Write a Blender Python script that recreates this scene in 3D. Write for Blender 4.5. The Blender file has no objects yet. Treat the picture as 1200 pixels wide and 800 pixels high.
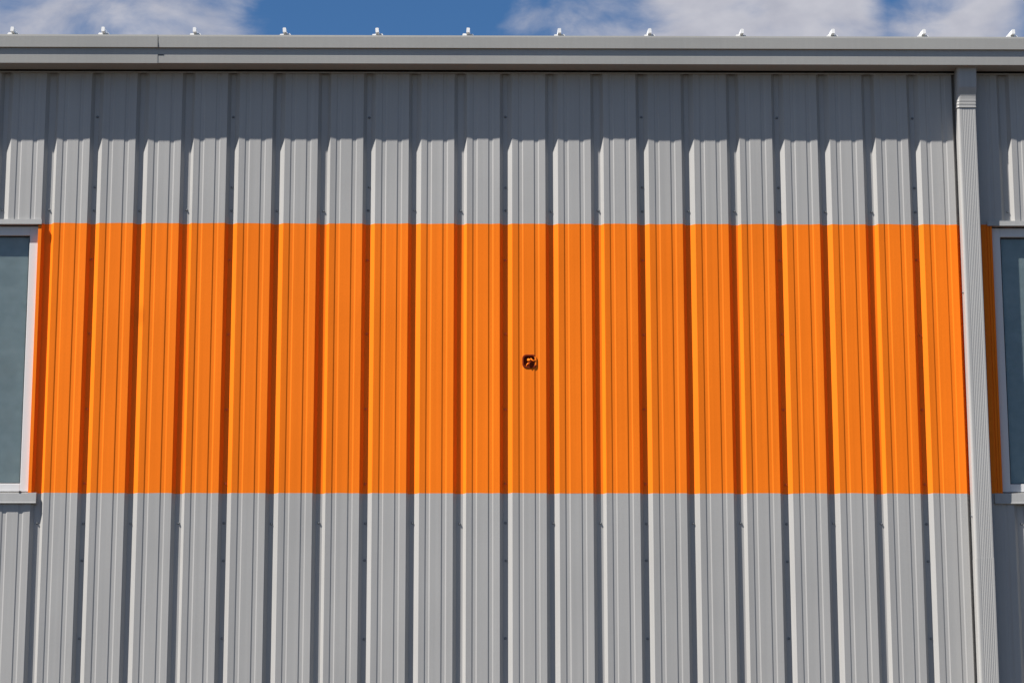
import bpy, bmesh, math, random
from mathutils import Vector, noise

random.seed(7)
S = bpy.context.scene
C = S.collection

# ------------------------------------------------------------------ helpers
def link(o, parent=None):
    C.objects.link(o)
    if parent is not None:
        o.parent = parent
    return o

def obj(name, bm, mat, parent=None, smooth=False, fix=False):
    if fix:
        bmesh.ops.recalc_face_normals(bm, faces=bm.faces)
    me = bpy.data.meshes.new(name)
    bm.to_mesh(me); bm.free()
    if smooth:
        for p in me.polygons: p.use_smooth = True
    for m in (mat if isinstance(mat, (list, tuple)) else [mat]):
        me.materials.append(m)
    return link(bpy.data.objects.new(name, me), parent)

def tag(o, label, cat=None, group=None, kind=None):
    if label: o['label'] = label
    if cat: o['category'] = cat
    if group: o['group'] = group
    if kind: o['kind'] = kind
    return o

def empty(name, loc, parent=None):
    o = bpy.data.objects.new(name, None)
    o.location = loc; o.empty_display_size = .1
    return link(o, parent)

def add_box(bm, x0, x1, y0, y1, z0, z1, bevel=0.0, mi=0):
    r = bmesh.ops.create_cube(bm, size=1)
    for v in r['verts']:
        v.co = Vector(((x0+x1)/2 + v.co.x*(x1-x0), (y0+y1)/2 + v.co.y*(y1-y0), (z0+z1)/2 + v.co.z*(z1-z0)))
    fs = {f for v in r['verts'] for f in v.link_faces}
    for f in fs: f.material_index = mi
    if bevel:
        es = list({e for v in r['verts'] for e in v.link_edges})
        bmesh.ops.bevel(bm, geom=es, offset=bevel, segments=2, profile=.5, affect='EDGES')

def add_prism(bm, loop, x0, x1, axis='x'):
    """closed loop of (a, z) extruded along x (a = y) or along y (a = x)"""
    n = len(loop)
    if axis == 'x':
        A = [bm.verts.new((x0, a, z)) for a, z in loop]; B = [bm.verts.new((x1, a, z)) for a, z in loop]
    else:
        A = [bm.verts.new((a, x0, z)) for a, z in loop]; B = [bm.verts.new((a, x1, z)) for a, z in loop]
    for i in range(n):
        j = (i+1) % n
        bm.faces.new((A[i], A[j], B[j], B[i]))
    bm.faces.new(A[::-1]); bm.faces.new(B)

def thick(line, t):
    """closed loop round an open polyline, t thick on its left side"""
    pts = [Vector(p) for p in line]
    out = []
    for i, p in enumerate(pts):
        ns = []
        if i > 0:
            d = (p-pts[i-1]).normalized(); ns.append(Vector((-d.y, d.x)))
        if i < len(pts)-1:
            d = (pts[i+1]-p).normalized(); ns.append(Vector((-d.y, d.x)))
        n = sum(ns, Vector((0, 0)))
        n = n / max(n.length_squared, .3) * (len(ns) if len(ns) == 1 else 2) if len(ns) == 2 else n
        out.append(p + n*t)
    return [tuple(p) for p in pts] + [tuple(p) for p in reversed(out)]

def sweep(bm, rings):
    """skin through rings of equal length, ends closed"""
    R = [[bm.verts.new(p) for p in r] for r in rings]
    n = len(R[0])
    for a, b in zip(R, R[1:]):
        for i in range(n):
            j = (i+1) % n
            bm.faces.new((a[i], a[j], b[j], b[i]))
    bm.faces.new(R[0][::-1]); bm.faces.new(R[-1])

# ------------------------------------------------------------------ materials
def painted_metal(name, col, rough=.42, var=.05, streak=.05, stain=None, spec=.35):
    m = bpy.data.materials.new(name); m.use_nodes = True
    nt = m.node_tree; N = nt.nodes; L = nt.links
    b = N['Principled BSDF']
    b.inputs['Roughness'].default_value = rough
    b.inputs['Specular IOR Level'].default_value = spec
    tc = N.new('ShaderNodeTexCoord')
    geo = N.new('ShaderNodeNewGeometry')
    # broad unevenness of the coating
    n1 = N.new('ShaderNodeTexNoise'); n1.inputs['Scale'].default_value = 1.3; n1.inputs['Detail'].default_value = 5
    L.new(geo.outputs['Position'], n1.inputs['Vector'])
    # rain streaks, long in z
    mp = N.new('ShaderNodeMapping'); mp.inputs['Scale'].default_value = (42, 42, .55)
    L.new(geo.outputs['Position'], mp.inputs['Vector'])
    n2 = N.new('ShaderNodeTexNoise'); n2.inputs['Scale'].default_value = 1; n2.inputs['Detail'].default_value = 4
    L.new(mp.outputs['Vector'], n2.inputs['Vector'])
    n3 = N.new('ShaderNodeTexNoise'); n3.inputs['Scale'].default_value = 160; n3.inputs['Detail'].default_value = 2
    L.new(geo.outputs['Position'], n3.inputs['Vector'])
    def rng(n, amp):
        r = N.new('ShaderNodeMapRange'); r.inputs['From Min'].default_value = .25; r.inputs['From Max'].default_value = .75
        r.inputs['To Min'].default_value = 1-amp; r.inputs['To Max'].default_value = 1+amp
        L.new(n.outputs['Fac'], r.inputs['Value']); return r.outputs['Result']
    def mul(a, c):
        x = N.new('ShaderNodeMath'); x.operation = 'MULTIPLY'; L.new(a, x.inputs[0]); L.new(c, x.inputs[1]); return x.outputs[0]
    oi = N.new('ShaderNodeObjectInfo')
    orr = N.new('ShaderNodeMapRange'); orr.inputs['To Min'].default_value = .97; orr.inputs['To Max'].default_value = 1.03
    L.new(oi.outputs['Random'], orr.inputs['Value'])
    f = mul(mul(mul(rng(n1, var), rng(n2, streak)), rng(n3, .03)), orr.outputs['Result'])
    if stain:
        d = N.new('ShaderNodeVectorMath'); d.operation = 'SUBTRACT'; L.new(geo.outputs['Position'], d.inputs[0]); d.inputs[1].default_value = stain[0]
        s = N.new('ShaderNodeVectorMath'); s.operation = 'MULTIPLY'; L.new(d.outputs[0], s.inputs[0]); s.inputs[1].default_value = stain[1]
        ln = N.new('ShaderNodeVectorMath'); ln.operation = 'LENGTH'; L.new(s.outputs[0], ln.inputs[0])
        r = N.new('ShaderNodeMapRange'); r.interpolation_type = 'SMOOTHSTEP'
        r.inputs['From Min'].default_value = .1; r.inputs['From Max'].default_value = 1
        r.inputs['To Min'].default_value = .78; r.inputs['To Max'].default_value = 1
        L.new(ln.outputs['Value'], r.inputs['Value']); f = mul(f, r.outputs['Result'])
    v = N.new('ShaderNodeVectorMath'); v.operation = 'SCALE'; v.inputs[0].default_value = col
    L.new(f, v.inputs['Scale']); L.new(v.outputs[0], b.inputs['Base Color'])
    rr = N.new('ShaderNodeMapRange'); rr.inputs['To Min'].default_value = rough-.08; rr.inputs['To Max'].default_value = rough+.1
    L.new(n1.outputs['Fac'], rr.inputs['Value']); L.new(rr.outputs['Result'], b.inputs['Roughness'])
    bp = N.new('ShaderNodeBump'); bp.inputs['Strength'].default_value = .05; bp.inputs['Distance'].default_value = .002
    L.new(n3.outputs['Fac'], bp.inputs['Height']); L.new(bp.outputs['Normal'], b.inputs['Normal'])
    return m

GREY = (.338, .333, .321)
ORANGE = (.81, .174, .009)
M_grey = painted_metal('grey_coated_steel', GREY)
M_orange = painted_metal('orange_wall_paint', ORANGE, rough=.5, var=.055, streak=.06, spec=.07,
                         stain=((-2.265, 0, 5.32), (22, 0, 10)))
M_gutter = painted_metal('grey_gutter_steel', (.335, .331, .311), rough=.4, var=.06, streak=.03)
M_spout = painted_metal('grey_downspout_steel', (.340, .336, .324), rough=.4, var=.04, streak=.05)
M_trim = painted_metal('grey_trim_steel', (.345, .343, .333), rough=.42)
M_white = painted_metal('white_window_vinyl', (.57, .568, .56), rough=.35, var=.02, streak=.02)
M_roof = painted_metal('white_roof_steel', (.74, .74, .73), rough=.38, var=.03, streak=.02)
M_screw = painted_metal('grey_screw_paint', (.16, .17, .18), rough=.45)
M_screw_o = painted_metal('orange_screw_paint', (.62, .12, .012), rough=.45)
M_fit_shade = painted_metal('fitting_shade_red', (.19, .026, .009), rough=.65, var=.25, streak=.1, spec=.04)  # dark red with the shadow inside the fitting put into its colour
M_gasket = painted_metal('black_gasket', (.02, .02, .022), rough=.6)

def simple(name, col, rough=.8):
    m = bpy.data.materials.new(name); m.use_nodes = True
    b = m.node_tree.nodes['Principled BSDF']
    b.inputs['Base Color'].default_value = (*col, 1); b.inputs['Roughness'].default_value = rough
    return m

def blind_material():
    m = simple('grey_blind_fabric', (.2, .21, .21), .85)
    nt = m.node_tree; N = nt.nodes; L = nt.links; b = N['Principled BSDF']
    geo = N.new('ShaderNodeNewGeometry')
    mp = N.new('ShaderNodeMapping'); mp.inputs['Scale'].default_value = (7, 7, 9); L.new(geo.outputs['Position'], mp.inputs['Vector'])
    n = N.new('ShaderNodeTexNoise'); n.inputs['Scale'].default_value = 1.6; n.inputs['Detail'].default_value = 6; L.new(mp.outputs['Vector'], n.inputs['Vector'])
    r = N.new('ShaderNodeValToRGB'); r.color_ramp.elements[0].position = .25; r.color_ramp.elements[1].position = .75
    r.color_ramp.elements[0].color = (.33, .33, .30, 1); r.color_ramp.elements[1].color = (.43, .425, .385, 1)
    L.new(n.outputs['Fac'], r.inputs['Fac']); L.new(r.outputs['Color'], b.inputs['Base Color'])
    return m
M_blind = blind_material()

def glass_material():
    m = bpy.data.materials.new('tinted_window_glass'); m.use_nodes = True
    nt = m.node_tree; N = nt.nodes; L = nt.links
    N.remove(N['Principled BSDF'])
    out = N['Material Output']
    tr = N.new('ShaderNodeBsdfTransparent'); tr.inputs['Color'].default_value = (.82, .875, .895, 1)
    gl = N.new('ShaderNodeBsdfGlossy'); gl.inputs['Roughness'].default_value = .015
    lw = N.new('ShaderNodeLayerWeight'); lw.inputs['Blend'].default_value = .5
    pw = N.new('ShaderNodeMath'); pw.operation = 'POWER'; L.new(lw.outputs['Facing'], pw.inputs[0]); pw.inputs[1].default_value = 5
    fr = N.new('ShaderNodeMapRange'); fr.inputs['To Min'].default_value = .030; L.new(pw.outputs[0], fr.inputs['Value'])
    mx = N.new('ShaderNodeMixShader')
    L.new(fr.outputs[0], mx.inputs[0]); L.new(tr.outputs[0], mx.inputs[1]); L.new(gl.outputs[0], mx.inputs[2])
    L.new(mx.outputs[0], out.inputs['Surface'])
    return m
M_glass = glass_material()

def ground_material():
    m = simple('asphalt_yard', (.05, .042, .034), .92)
    nt = m.node_tree; N = nt.nodes; L = nt.links; b = N['Principled BSDF']
    geo = N.new('ShaderNodeNewGeometry')
    n1 = N.new('ShaderNodeTexNoise'); n1.inputs['Scale'].default_value = .35; n1.inputs['Detail'].default_value = 8
    n2 = N.new('ShaderNodeTexVoronoi'); n2.inputs['Scale'].default_value = 90
    L.new(geo.outputs['Position'], n1.inputs['Vector']); L.new(geo.outputs['Position'], n2.inputs['Vector'])
    r = N.new('ShaderNodeValToRGB'); r.color_ramp.elements[0].position = .3; r.color_ramp.elements[1].position = .72
    r.color_ramp.elements[0].color = (.034, .022, .012, 1); r.color_ramp.elements[1].color = (.058, .038, .020, 1)
    L.new(n1.outputs['Fac'], r.inputs['Fac'])
    mx = N.new('ShaderNodeMix'); mx.data_type = 'RGBA'; mx.blend_type = 'MULTIPLY'; mx.inputs[0].default_value = .5
    L.new(r.outputs['Color'], mx.inputs[6]); L.new(n2.outputs['Color'], mx.inputs[7]); L.new(mx.outputs[2], b.inputs['Base Color'])
    bp = N.new('ShaderNodeBump'); bp.inputs['Strength'].default_value = .5; bp.inputs['Distance'].default_value = .01
    L.new(n2.outputs['Distance'], bp.inputs['Height']); L.new(bp.outputs['Normal'], b.inputs['Normal'])
    return m

# ------------------------------------------------------------------ ground
bm = bmesh.new()
vs = [bm.verts.new(p) for p in ((-900, -900, 0), (900, -900, 0), (900, 900, 0), (-900, 900, 0))]
bm.faces.new(vs)
tag(obj('ground', bm, ground_material()), None, kind='structure')

# ------------------------------------------------------------------ building
# X along the wall, the wall's raised pans at Y = 0, outside is -Y, Z up (metres).
B = empty('metal_building', (0, 0, 0))
tag(B, 'grey ribbed metal building with a wide painted orange band under its eave gutter', 'building')

PITCH = .3048; X0 = .1059
K0, K1 = -24, 24
XL, XR = X0 + K0*PITCH, X0 + K1*PITCH
Z_TOP, Z_OT, Z_OB = 7.000, 5.951, 4.1405
# windows: outer frame rectangle x0, x1, z0, z1
WIN = [(-4.172, -2.9595, 4.140, 5.938), (3.3885, 4.601, 4.140, 5.938)]

HOLE = (.3014-.0405, .3014+.0405, 5.0167-.0395, 5.0167+.0395)    # cut in the sheet for the small fitting

def outside(p): return -p       # distance in front of the wall -> Y

LEVEL = {0: .0, 1: -.0008, 2: .0022}       # the three pans of one sheet lie at slightly different depths

def sheet_profile(k0, jit):
    """(x, p, pan id) along one three-rib sheet from rib k0"""
    pts = []
    for i in range(3):
        k = k0 + i
        xs = X0 + k*PITCH
        left = LEVEL[(i+2) % 3] + (jit[i-1] if i > 0 else 0) + .0017
        if i == 0: left = LEVEL[2] + .0017
        b = LEVEL[i] + jit[i]
        floor = (-.0275, -.0275, -.0262)[i]
        a1, a2, a3 = ((.022, .0512, .0832), (.022, .0518, .0848), (.022, .0648, .0858))[i]
        if i == 0: pts.append((xs, left))
        pts += [(xs+a1, floor), (xs+a2, floor), (xs+a3, b+.0028)]
        ps = xs + a3 - (.0835 - .0)
        for dx, dp in ((.1225, 0), (.1303, -.0034), (.1490, -.0032), (.1568, 0),
                       (.1925, -.0003), (.2280, 0), (.2358, -.0034), (.2550, -.0032), (.2630, 0)):
            pts.append((xs+dx, b+dp))
        pts.append((xs+PITCH, (b if i < 2 else LEVEL[2]) + .0017))
    return pts

def split_z(zs, lo, hi):
    r = [z for z in zs if lo < z < hi]
    return [lo] + r + [hi]

ZGRID = [.25*i for i in range(1, 29)]

def sheet_faces(bm, pts, zlo, zhi, seed):
    cuts = sorted({w for W in WIN + [HOLE] for w in W[:2]})
    line = [pts[0]]
    for a, b in zip(pts, pts[1:]):
        for c in cuts:
            if a[0] + 1e-5 < c < b[0] - 1e-5:
                t = (c-a[0])/(b[0]-a[0]); line.append((c, a[1]+t*(b[1]-a[1])))
        line.append(b)
    zs = sorted(set(split_z(ZGRID + [z for W in WIN + [HOLE] for z in W[2:]], zlo, zhi)))
    cache = {}
    def V(i, z):
        key = (i, z)
        if key not in cache:
            x, p = line[i]
            edge = i in (0, len(line)-1)
            w = 0 if edge or p < -.02 else .0016*noise.noise(Vector((x*2.2, seed*.0+3.1, z*1.1)))
            wob = .0035*noise.noise(Vector((x*7.3, 8.8, z))) if abs(z-Z_OB) < 1e-6 or abs(z-Z_OT) < 1e-6 else 0   # hand-masked paint edge
            cache[key] = bm.verts.new((x, outside(p+w), z+wob))
        return cache[key]
    for i in range(len(line)-1):
        xm = (line[i][0]+line[i+1][0])/2
        for za, zb in zip(zs, zs[1:]):
            zm = (za+zb)/2
            if any(W[0] < xm < W[1] and W[2] < zm < W[3] for W in WIN + [HOLE]): continue
            bm.faces.new((V(i, za), V(i+1, za), V(i+1, zb), V(i, zb)))

def screw_mesh(name, mat):
    bm = bmesh.new()
    def disc(r, y0, y1, n, top=1.0):
        a = [bm.verts.new((r*math.cos(2*math.pi*i/n), y0, r*math.sin(2*math.pi*i/n))) for i in range(n)]
        c = [bm.verts.new((r*top*math.cos(2*math.pi*i/n), y1, r*top*math.sin(2*math.pi*i/n))) for i in range(n)]
        for i in range(n):
            j = (i+1) % n; bm.faces.new((a[i], a[j], c[j], c[i]))
        bm.faces.new(c)
    disc(.0095, 0, -.0022, 16, .85)
    disc(.0062, -.0020, -.0088, 6, .92)
    bmesh.ops.recalc_face_normals(bm, faces=bm.faces)
    me = bpy.data.meshes.new(name); bm.to_mesh(me); bm.free(); me.materials.append(mat)
    return me
ME_screw = screw_mesh('screw', M_screw)
ME_screw_o = screw_mesh('painted_screw', M_screw_o)

STITCH = (6.696, 6.208, 5.708, 5.203, 4.698, 4.205, 3.7015, 3.199)
GIRT = (6.0455, 3.947)
def in_window(x, z, pad=.06):
    return any(W[0]-pad < x < W[1]+pad and W[2]-pad < z < W[3]+pad for W in WIN)

for k in range(K0, K1, 3):
    jit = [random.uniform(-.0008, .0008) for _ in range(3)]
    pts = sheet_profile(k, jit)
    bm = bmesh.new()
    sheet_faces(bm, pts, 0.02, Z_OB, k); sheet_faces(bm, pts, Z_OT, Z_TOP, k)
    panel = obj('wall_panel', bm, M_grey, B)
    bm = bmesh.new(); sheet_faces(bm, pts, Z_OB, Z_OT, k)
    band = obj('painted_band', bm, M_orange, panel)
    band['label'] = 'bright orange painted band'
    if -12 <= k <= 9:
        for i in range(3):
            xf = X0 + (k+i)*PITCH + (.0385, .0405, .0465)[i]
            fl = (-.0275, -.0275, -.0262)[i]
            for z in (STITCH if i == 0 else ()) + GIRT:
                x = xf + random.uniform(-.003, .003); zz = z + random.uniform(-.004, .004)
                if in_window(x, zz) or not (-3.45 < x < 3.75): continue
                o = bpy.data.objects.new('screw', ME_screw_o if Z_OB < zz < Z_OT else ME_screw)
                o.location = (x, outside(fl), zz); o.rotation_euler = (0, random.uniform(0, 1), 0)
                link(o, panel)

# the other sides of the building, inside corners closed
DEPTH = 14.0; SLOPE = 1/14
bm = bmesh.new()
for x0, x1 in ((XL-.06, XL-.002), (XR+.002, XR+.06)):
    add_prism(bm, [(-.012, 0), (DEPTH, 0), (DEPTH, 7.16+SLOPE*DEPTH), (-.012, 7.16)], x0, x1)
    w = obj('end_wall', bm, M_grey, B, fix=True); bm = bmesh.new()
add_box(bm, XL, XR, DEPTH-.1, DEPTH-.002, 0, 7.1+SLOPE*DEPTH)
obj('rear_wall', bm, M_grey, B)

# ------------------------------------------------------------------ roof with standing seams
bm = bmesh.new()
P_EAVE = .092; Z_EAVE = 7.2005
def roof_z(y): return Z_EAVE + (y + P_EAVE)*SLOPE
y1 = DEPTH + .1
add_prism(bm, [(-P_EAVE, Z_EAVE-.004), (y1, roof_z(y1)-.004), (y1, roof_z(y1)), (-P_EAVE, Z_EAVE)], XL-.1, XR+.1)
roof = obj('roof', bm, M_roof, B, fix=True)
bm = bmesh.new()      # eave strut closing the gap between wall top and roof
add_box(bm, XL, XR, .031, .12, 6.985, 7.19)
obj('eave_strut', bm, M_gasket, B)

def seam_mesh():
    bm = bmesh.new()
    L = DEPTH + .1
    def ring(prof, y): return [(x, y, z + (y+P_EAVE)*SLOPE) for x, z in prof]
    trap = [(-.052, -.001), (-.033, .0425), (.033, .0425), (.052, -.001)]
    sweep(bm, [ring(trap, -P_EAVE-.004), ring(trap, L)])
    up = [(-.0110, .040), (-.0110, .068), (-.007, .0715), (.007, .0715), (.0110, .068), (.0110, .040)]
    sweep(bm, [ring(up, -P_EAVE-.055), ring(up, L)])
    bmesh.ops.recalc_face_normals(bm, faces=bm.faces)
    me = bpy.data.meshes.new('roof_seam'); bm.to_mesh(me); bm.free(); me.materials.append(M_roof)
    return me
ME_seam = seam_mesh()
for i in range(-11, 12):
    o = bpy.data.objects.new('roof_seam', ME_seam)
    o.location = (.5065 + i*.6118 + random.uniform(-.006, .006), 0, Z_EAVE + random.uniform(-.002, .002))
    o.rotation_euler = (0, random.uniform(-.09, .09), 0)
    link(o, roof)

# ------------------------------------------------------------------ gutter (two lengths, lapped) 
def gutter_line(g=0.0):
    f = lambda p: -(p+g)
    return [(-.027, 7.155), (-.027, 7.0125-g), (f(.1622), 7.0125-g), (f(.1668), 7.064), (f(.1660), 7.112),
            (f(.1830), 7.1150), (f(.1885), 7.1885), (f(.1880), 7.1985), (-.172, 7.1985), (-.172, 7.188)]
XJ = -2.1785
def gutter(x0, x1, g):
    bm = bmesh.new()
    loop = thick(gutter_line(g), .0012)
    add_prism(bm, loop, x0, x1)
    return obj('gutter', bm, M_gutter, B, fix=True)
g1 = gutter(XL-.1, XJ, .0022)
g2 = gutter(XJ-.05, XR+.1, 0.0)
bm = bmesh.new(); add_box(bm, XJ+.0002, XJ+.042, -.1690, -.1664, 7.0645, 7.0690)
obj('lap_shade', bm, M_gasket, g2)  # black strip painted in for the lower shadow edge at the lap
bm = bmesh.new(); add_box(bm, XJ+.0004, XJ+.0034, -.1885, -.1660, 7.118, 7.1965)
obj('lap_sealant', bm, M_gasket, g2)
# trim closing the top of the wall sheets
bm = bmesh.new(); add_box(bm, XL, XR, -.0145, -.0045, 6.992, 7.0015, .002)
obj('eave_trim', bm, M_trim, B)

# ------------------------------------------------------------------ downspout
def pipe_ring(xl, xr, pb, pf, z, r=.017, flutes=True, fx=0.0):
    """outline of the pipe at height z: fluted front, rounded corners"""
    out = []
    xl += fx; xr += fx
    def arc(cx, cp, a0, a1, n=5):
        for i in range(n+1):
            a = math.radians(a0 + (a1-a0)*i/n)
            out.append((cx + r*math.cos(a), -(cp + r*math.sin(a)), z))
    arc(xl+r, pf-r, 180, 90)
    if flutes:
        x0, x1, n = xl+.030, xr-.014, 7
        w = (x1-x0)/n
        for i in range(n):
            for t, d in ((.12, 0), (.32, -.0010), (.68, -.0010), (.88, 0)):
                out.append((x0+(i+t)*w, -(pf+d), z))
    else:
        x0, x1, n = xl+.030, xr-.014, 7
        w = (x1-x0)/n
        for i in range(n):
            for t in (.12, .32, .68, .88): out.append((x0+(i+t)*w, -pf, z))
    arc(xr-r*.55, pf-r*.55, 90, 90, 0) if False else None
    rr = .005
    for i in range(5):
        a = math.radians(90 - 90*i/4)
        out.append((xr-rr+rr*math.cos(a), -(pf-rr+rr*math.sin(a)), z))
    out.append((xr, -(pb), z)); out.append((xl, -(pb), z))
    return out

SX0, SX1 = 3.1735, 3.2965
D = empty('downspout', ((SX0+SX1)/2, -.04, 0), B)
D['label'] = 'grey fluted downspout running down the wall from the gutter'
def dobj(name, bm, mat, parent=D, **kw):
    o = obj(name, bm, mat, None, **kw)
    o.parent = parent
    o.matrix_parent_inverse = Vector((0, 0, 0)) and o.matrix_parent_inverse
    return o
def shift(bm):
    for v in bm.verts: v.co -= D.location
PB, PF = .0075, .0925
bm = bmesh.new(); sweep(bm, [pipe_ring(SX0, SX1, PB, PF, z) for z in (3.7035, 5.2, 6.765)]); shift(bm)
dobj('pipe_section', bm, M_spout, fix=True)
bm = bmesh.new(); sweep(bm, [pipe_ring(SX0-.0012, SX1+.0012, PB-.001, PF+.0012, z) for z in (.35, 2.0, 3.7060)]); shift(bm)
dobj('pipe_section', bm, M_spout, fix=True)
bm = bmesh.new()
rings = []
for pf, z, e in ((.1135, 7.0115, .006), (.1135, 6.890, .006), (.1132, 6.876, .006), (.1118, 6.868, .006), (.1085, 6.856, .006), (.1040, 6.841, .0055), (.1000, 6.827, .005), (.0978, 6.813, .0045), (.0968, 6.798, .004), (.0966, 6.786, .004),
                 (.0978, 6.782, .0050), (.0960, 6.776, .003), (.0960, 6.766, .003), (.0976, 6.761, .0046), (.0958, 6.755, .0028), (.0956, 6.745, .0028), (.0968, 6.741, .004), (.0966, 6.736, .0038)):
    sh = .006*max(0, min(1, (z-6.76)/.2))
    rings.append(pipe_ring(SX0-e+sh, SX1+e*.7+sh, max(.006, PB-.001+(pf-.0952)*.9), pf, z, r=.017+.010*max(0, min(1, (z-6.76)/.06)), flutes=False))
sweep(bm, rings); shift(bm)
dobj('elbow', bm, M_spout, fix=True)
bm = bmesh.new()
sweep(bm, [pipe_ring(SX0-.004, SX1+.004, .0055, .098, z, flutes=False) for z in (.62, .65)]); shift(bm)
dobj('strap', bm, M_spout, fix=True)
# pipe foot kicking out at the ground
bm = bmesh.new()
sweep(bm, [[(x, y-(.36-z)*.9, z*1.0) for x, y, z in pipe_ring(SX0-.003, SX1+.003, .005, .0955, zz, flutes=False)] for zz in (.10, .22, .36)]); shift(bm)
dobj('shoe', bm, M_spout, fix=True)
for z in (5.475, 3.985):
    o = bpy.data.objects.new('screw', ME_screw)
    o.location = Vector((SX0+.0005, -.045, z)) - D.location; o.rotation_euler = (0, 0, -math.pi/2); link(o, D)

# ------------------------------------------------------------------ windows
def window(W, label, sill_ext, head_ext, jambs):
    x0, x1 = W[:2]; z0, z1 = 4.1530, 5.9330
    F = -.024                      # front of the white frame sits back from the pans
    w = .0575
    gx0, gx1, gz0, gz1 = x0+w, x1-w, 4.2065, 5.8710
    bm = bmesh.new()
    def bar(a, b, c, d): add_box(bm, a, b, -F, -F+.09, c, d, .003)
    bar(x0, gx0, z0, z1); bar(gx1, x1, z0, z1)
    bar(gx0-.001, gx1+.001, z0+.0005, gz0); bar(gx0-.001, gx1+.001, gz1, z1-.0005)
    root = obj('window', bm, M_white, B)
    root['label'] = label
    # inner glazing bead
    bm = bmesh.new()
    bd = .007
    for a, b, c, d in ((gx0, gx0+bd, gz0, gz1), (gx1-bd, gx1, gz0, gz1), (gx0+bd, gx1-bd, gz0, gz0+bd), (gx0+bd, gx1-bd, gz1-bd, gz1)):
        add_box(bm, a, b, .0395, .046, c, d)
    obj('gasket', bm, M_gasket, root)
    bm = bmesh.new(); add_box(bm, gx0+.001, gx1-.001, .0450, .0485, gz0+.001, gz1-.001)
    obj('glass_pane', bm, M_glass, root)
    bm = bmesh.new()
    add_box(bm, gx0, gx1, .0535, .056, gz0, gz1)       # closed roller blind right behind the glass
    obj('blind', bm, M_blind, root)
    bm = bmesh.new(); add_box(bm, x0-.05, x1+.05, .10, .13, z0-.02, z1+.03)
    obj('backing_board', bm, M_gasket, root)
    # head flashing: folded sheet with a drip edge
    bm = bmesh.new()
    add_prism(bm, thick([(.035, 5.9745), (-.0155, 5.9725), (-.0165, 5.9395), (-.004, 5.9385), (.030, 5.9395)], .0022), x0-head_ext[0], x1+head_ext[1])
    obj('head_flashing', bm, M_trim, root, fix=True)
    # sill flashing: face with a small hem at the bottom
    bm = bmesh.new()
    add_prism(bm, [(.028, 4.1485), (-.0135, 4.1395), (-.0150, 4.079), (-.0185, 4.0765), (-.0180, 4.0705), (.028, 4.0705)], x0-sill_ext[0], x1+sill_ext[1])
    obj('sill', bm, M_trim, root, fix=True)
    for a, b in jambs:
        bm = bmesh.new()
        add_box(bm, a, b, -.0065, .03, 4.1405, 5.9375, .0015)
        s = obj('jamb_trim', bm, M_orange, root)
    bm = bmesh.new(); add_box(bm, (x0+x1)/2 + (.55 if x0 < 0 else -.4), (x0+x1)/2 + (.56 if x0 < 0 else -.39), -.016, .026, 4.1400, 4.1520)
    obj('weep_cover', bm, M_gasket, root)
    return root

window(WIN[0], 'window beside the open end of the orange band, its dark glass in full sun', (.055, .0555), (.03, .024),
       ((WIN[0][1]+.0008, WIN[0][1]+.0245), (WIN[0][0]-.0245, WIN[0][0]-.0008)))
window(WIN[1], 'window next to the downspout, its frame partly in the downspout shadow', (.0565, .055), (.032, .03),
       ((WIN[1][0]-.0335, WIN[1][0]-.0185), (WIN[1][0]-.0165, WIN[1][0]-.0008), (WIN[1][1]+.0008, WIN[1][1]+.0245)))

# ------------------------------------------------------------------ small fitting on the band
T = empty('wall_fitting', (.3014, 0, 5.0167))
tag(T, 'small open square box with a stubby capped pipe, painted over orange, on the band', 'fitting')
def rrect(w, h, r, n=5):
    o = []
    for cx, cz, a0 in ((w-r, h-r, 0), (-w+r, h-r, 90), (-w+r, -h+r, 180), (w-r, -h+r, 270)):
        for i in range(n+1):
            a = math.radians(a0+90*i/n); o.append((cx+r*math.cos(a), cz+r*math.sin(a)))
    return o
bm = bmesh.new()
A = rrect(.0465, .0455, .026)
rings = [[(x, .0030, z) for x, z in A], [(x, -.0022, z) for x, z in A], [(x, -.0034, z) for x, z in rrect(.0450, .0440, .025)],
         [(x, -.0034, z) for x, z in rrect(.0375, .0365, .019)], [(x, -.0022, z) for x, z in rrect(.0355, .0345, .018)],
         [(x, .0170, z) for x, z in rrect(.0345, .0335, .017)]]
R = [[bm.verts.new(p) for p in r] for r in rings]
n = len(A)
for ri, (a, b) in enumerate(zip(R, R[1:])):
    for i in range(n):
        j = (i+1) % n; f = bm.faces.new((a[i], a[j], b[j], b[i]))
        if ri < 4 and a[i].co.x > .022 and -.030 < a[i].co.z < .032: f.material_index = 1      # orange on this side leaves the painted shade as an open C
bm.faces.new(R[-1])
obj('box', bm, [M_fit_shade, M_orange], T, fix=True)
def tube(bm, path, radii, n=14):
    rings = []
    for i, p in enumerate(path):
        p = Vector(p)
        d = (Vector(path[min(i+1, len(path)-1)]) - Vector(path[max(i-1, 0)])).normalized()
        u = d.cross(Vector((.3, .2, 1))).normalized(); v = d.cross(u)
        rings.append([p + radii[i]*(u*math.cos(2*math.pi*k/n) + v*math.sin(2*math.pi*k/n)) for k in range(n)])
    sweep(bm, rings)
bm = bmesh.new()
tube(bm, [(-.008, .017, .010), (-.006, .006, .010), (.000, .001, .006), (.006, -.001, .000)], [.0105, .0105, .0105, .010])
obj('pipe_stub', bm, M_orange, T, smooth=True, fix=True)
bm = bmesh.new()
tube(bm, [(.014, .012, -.020), (.020, -.0045, -.024)], [.0250, .0235], 16)
tube(bm, [(.020, -.0040, -.024), (.0203, -.0055, -.0243)], [.0170, .0160], 16)
obj('cap', bm, M_fit_shade, T, fix=True)
bm = bmesh.new()
tube(bm, [(.006, .010, .026), (.016, -.002, .010), (.026, -.004, .002), (.040, -.003, .006)], [.004, .004, .0045, .003], 8)
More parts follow.
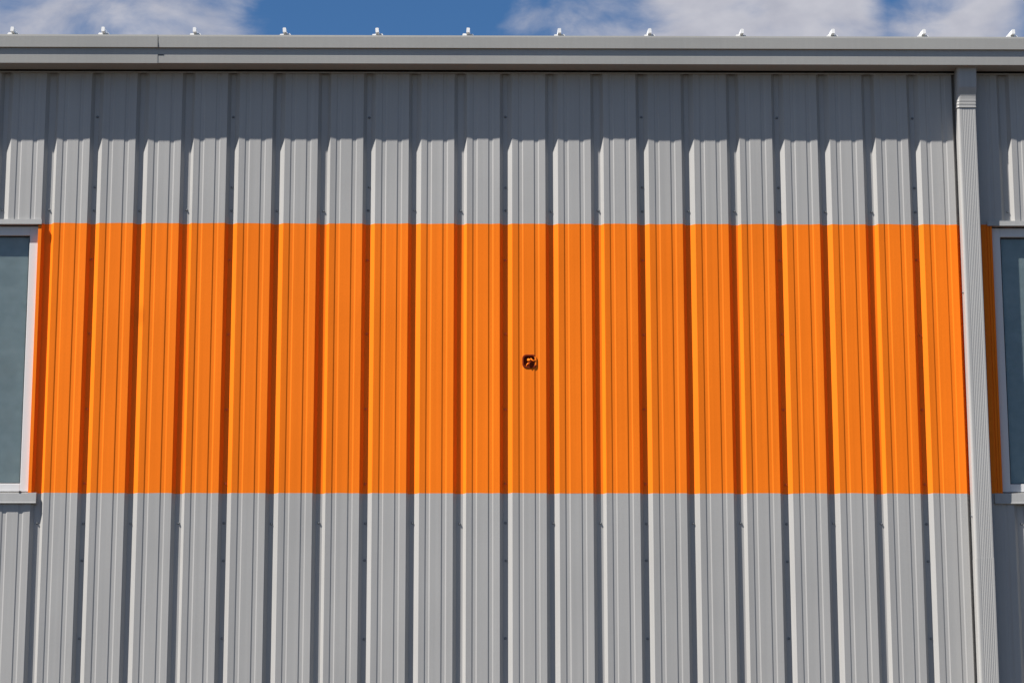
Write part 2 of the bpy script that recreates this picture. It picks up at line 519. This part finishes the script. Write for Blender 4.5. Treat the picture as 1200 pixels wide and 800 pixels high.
obj('lever', bm, M_orange, T, smooth=True, fix=True)
bm = bmesh.new()
tube(bm, [(-.020, .010, -.040), (-.016, .000, -.024), (-.006, -.003, -.012)], [.005, .0055, .005], 8)
obj('wire', bm, M_orange, T, smooth=True, fix=True)

# ------------------------------------------------------------------ sun and sky
TX, TZ = 1.90, 2.95                     # per metre towards the wall the light goes TX to +X and TZ down
sd = Vector((TX, 1, -TZ)).normalized()
sun = bpy.data.lights.new('sun', 'SUN'); sun.energy = 5.0; sun.angle = math.radians(.53); sun.color = (1, .955, .90)
so = bpy.data.objects.new('sun', sun); so.rotation_euler = sd.to_track_quat('-Z', 'Y').to_euler(); so.location = (-12, -12, 22); link(so)
elev = math.asin(-sd.z); rot = math.atan2(-sd.x, -sd.y)

W = bpy.data.worlds.new('World'); S.world = W; W.use_nodes = True
nt = W.node_tree; N = nt.nodes; L = nt.links
bg = N['Background']; bg.inputs['Strength'].default_value = .05
sky = N.new('ShaderNodeTexSky'); sky.sky_type = 'NISHITA'; sky.sun_disc = False
sky.sun_elevation = elev; sky.sun_rotation = rot; sky.air_density = 1.0; sky.dust_density = .0; sky.ozone_density = 3.2; sky.altitude = 2200
tc = N.new('ShaderNodeTexCoord')
sep = N.new('ShaderNodeSeparateXYZ'); L.new(tc.outputs['Generated'], sep.inputs[0])
# cloud cover: noise on the direction, thicker and thinner with bearing
mp = N.new('ShaderNodeMapping'); mp.inputs['Scale'].default_value = (1, 1, 1.7); mp.inputs['Location'].default_value = (.31, 0, .12)
L.new(tc.outputs['Generated'], mp.inputs['Vector'])
n1 = N.new('ShaderNodeTexNoise'); n1.inputs['Scale'].default_value = 26; n1.inputs['Detail'].default_value = 9; n1.inputs['Roughness'].default_value = .56
n1.inputs['Distortion'].default_value = .35
L.new(mp.outputs['Vector'], n1.inputs['Vector'])
div = N.new('ShaderNodeMath'); div.operation = 'DIVIDE'; L.new(sep.outputs['X'], div.inputs[0])
mxy = N.new('ShaderNodeMath'); mxy.operation = 'MAXIMUM'; L.new(sep.outputs['Y'], mxy.inputs[0]); mxy.inputs[1].default_value = .05
L.new(mxy.outputs[0], div.inputs[1])
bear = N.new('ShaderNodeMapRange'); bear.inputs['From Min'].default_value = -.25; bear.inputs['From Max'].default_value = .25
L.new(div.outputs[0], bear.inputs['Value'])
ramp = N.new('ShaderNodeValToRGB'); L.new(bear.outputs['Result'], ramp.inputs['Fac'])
cover = [(0.0, .50), (.06, .52), (.09, .60), (.15, .62), (.25, .66), (.295, .62), (.332, .22), (.488, .16), (.535, .44), (.58, .50), (.62, .58), (.655, .80), (.78, .86), (.81, .70), (.832, .44), (.858, .66), (.90, .78), (.93, .74), (1.0, .12)]  # end stops: unseen cloud beside and behind the camera, shaped for the shade light
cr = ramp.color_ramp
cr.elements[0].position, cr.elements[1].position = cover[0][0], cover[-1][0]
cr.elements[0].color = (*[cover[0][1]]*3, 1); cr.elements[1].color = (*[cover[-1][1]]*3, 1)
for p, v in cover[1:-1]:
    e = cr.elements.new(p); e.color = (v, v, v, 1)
hi = N.new('ShaderNodeMapRange'); hi.inputs['From Min'].default_value = .4; hi.inputs['From Max'].default_value = .8   # unseen cloud added overhead, to send more light down
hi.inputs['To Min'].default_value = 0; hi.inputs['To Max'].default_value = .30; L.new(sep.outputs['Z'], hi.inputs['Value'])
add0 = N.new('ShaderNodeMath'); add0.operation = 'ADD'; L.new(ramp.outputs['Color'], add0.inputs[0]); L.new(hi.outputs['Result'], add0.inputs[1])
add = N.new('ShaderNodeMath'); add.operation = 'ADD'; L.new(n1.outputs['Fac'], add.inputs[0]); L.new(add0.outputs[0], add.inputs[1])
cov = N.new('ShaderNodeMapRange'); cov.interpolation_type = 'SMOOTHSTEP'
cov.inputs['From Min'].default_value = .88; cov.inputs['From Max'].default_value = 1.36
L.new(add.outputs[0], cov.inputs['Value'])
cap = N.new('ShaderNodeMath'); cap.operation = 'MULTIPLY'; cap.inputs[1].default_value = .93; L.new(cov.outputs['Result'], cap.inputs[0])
ccol = N.new('ShaderNodeMix'); ccol.data_type = 'RGBA'; ccol.inputs[6].default_value = (3.95, 4.05, 4.85, 1); ccol.inputs[7].default_value = (7.2, 7.1, 7.5, 1)
n2 = N.new('ShaderNodeTexNoise'); n2.inputs['Scale'].default_value = 60; n2.inputs['Detail'].default_value = 5; L.new(mp.outputs['Vector'], n2.inputs['Vector'])
L.new(n2.outputs['Fac'], ccol.inputs[0])
mix = N.new('ShaderNodeMix'); mix.data_type = 'RGBA'
hs = N.new('ShaderNodeHueSaturation'); hs.inputs['Saturation'].default_value = 1.2; hs.inputs['Value'].default_value = 1.08; L.new(sky.outputs[0], hs.inputs['Color'])
L.new(cap.outputs[0], mix.inputs[0]); L.new(hs.outputs[0], mix.inputs[6]); L.new(ccol.outputs[2], mix.inputs[7])
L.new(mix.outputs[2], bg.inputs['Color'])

# ------------------------------------------------------------------ camera and view
from mathutils import Matrix
pitch, yaw, roll = .21190921, .01131992, -.00112817
F = Vector((math.sin(yaw)*math.cos(pitch), math.cos(yaw)*math.cos(pitch), math.sin(pitch)))
Rr = Vector((math.cos(yaw), -math.sin(yaw), 0)); U = Rr.cross(F)
c, s = math.cos(roll), math.sin(roll)
R2 = Rr*c + U*s; U2 = U*c - Rr*s
cam = bpy.data.cameras.new('camera'); cam.sensor_width = 36; cam.lens = 90; cam.clip_end = 3000; cam.clip_start = .1
co = bpy.data.objects.new('camera', cam)
M = Matrix((R2, U2, -F)).transposed().to_4x4(); M.translation = Vector((0, -16.49973, 1.6))
co.matrix_world = M; link(co); S.camera = co

vs = S.view_settings
vs.view_transform = 'Standard'; vs.look = 'None'; vs.gamma = 1; vs.use_curve_mapping = False
vs.exposure = .95
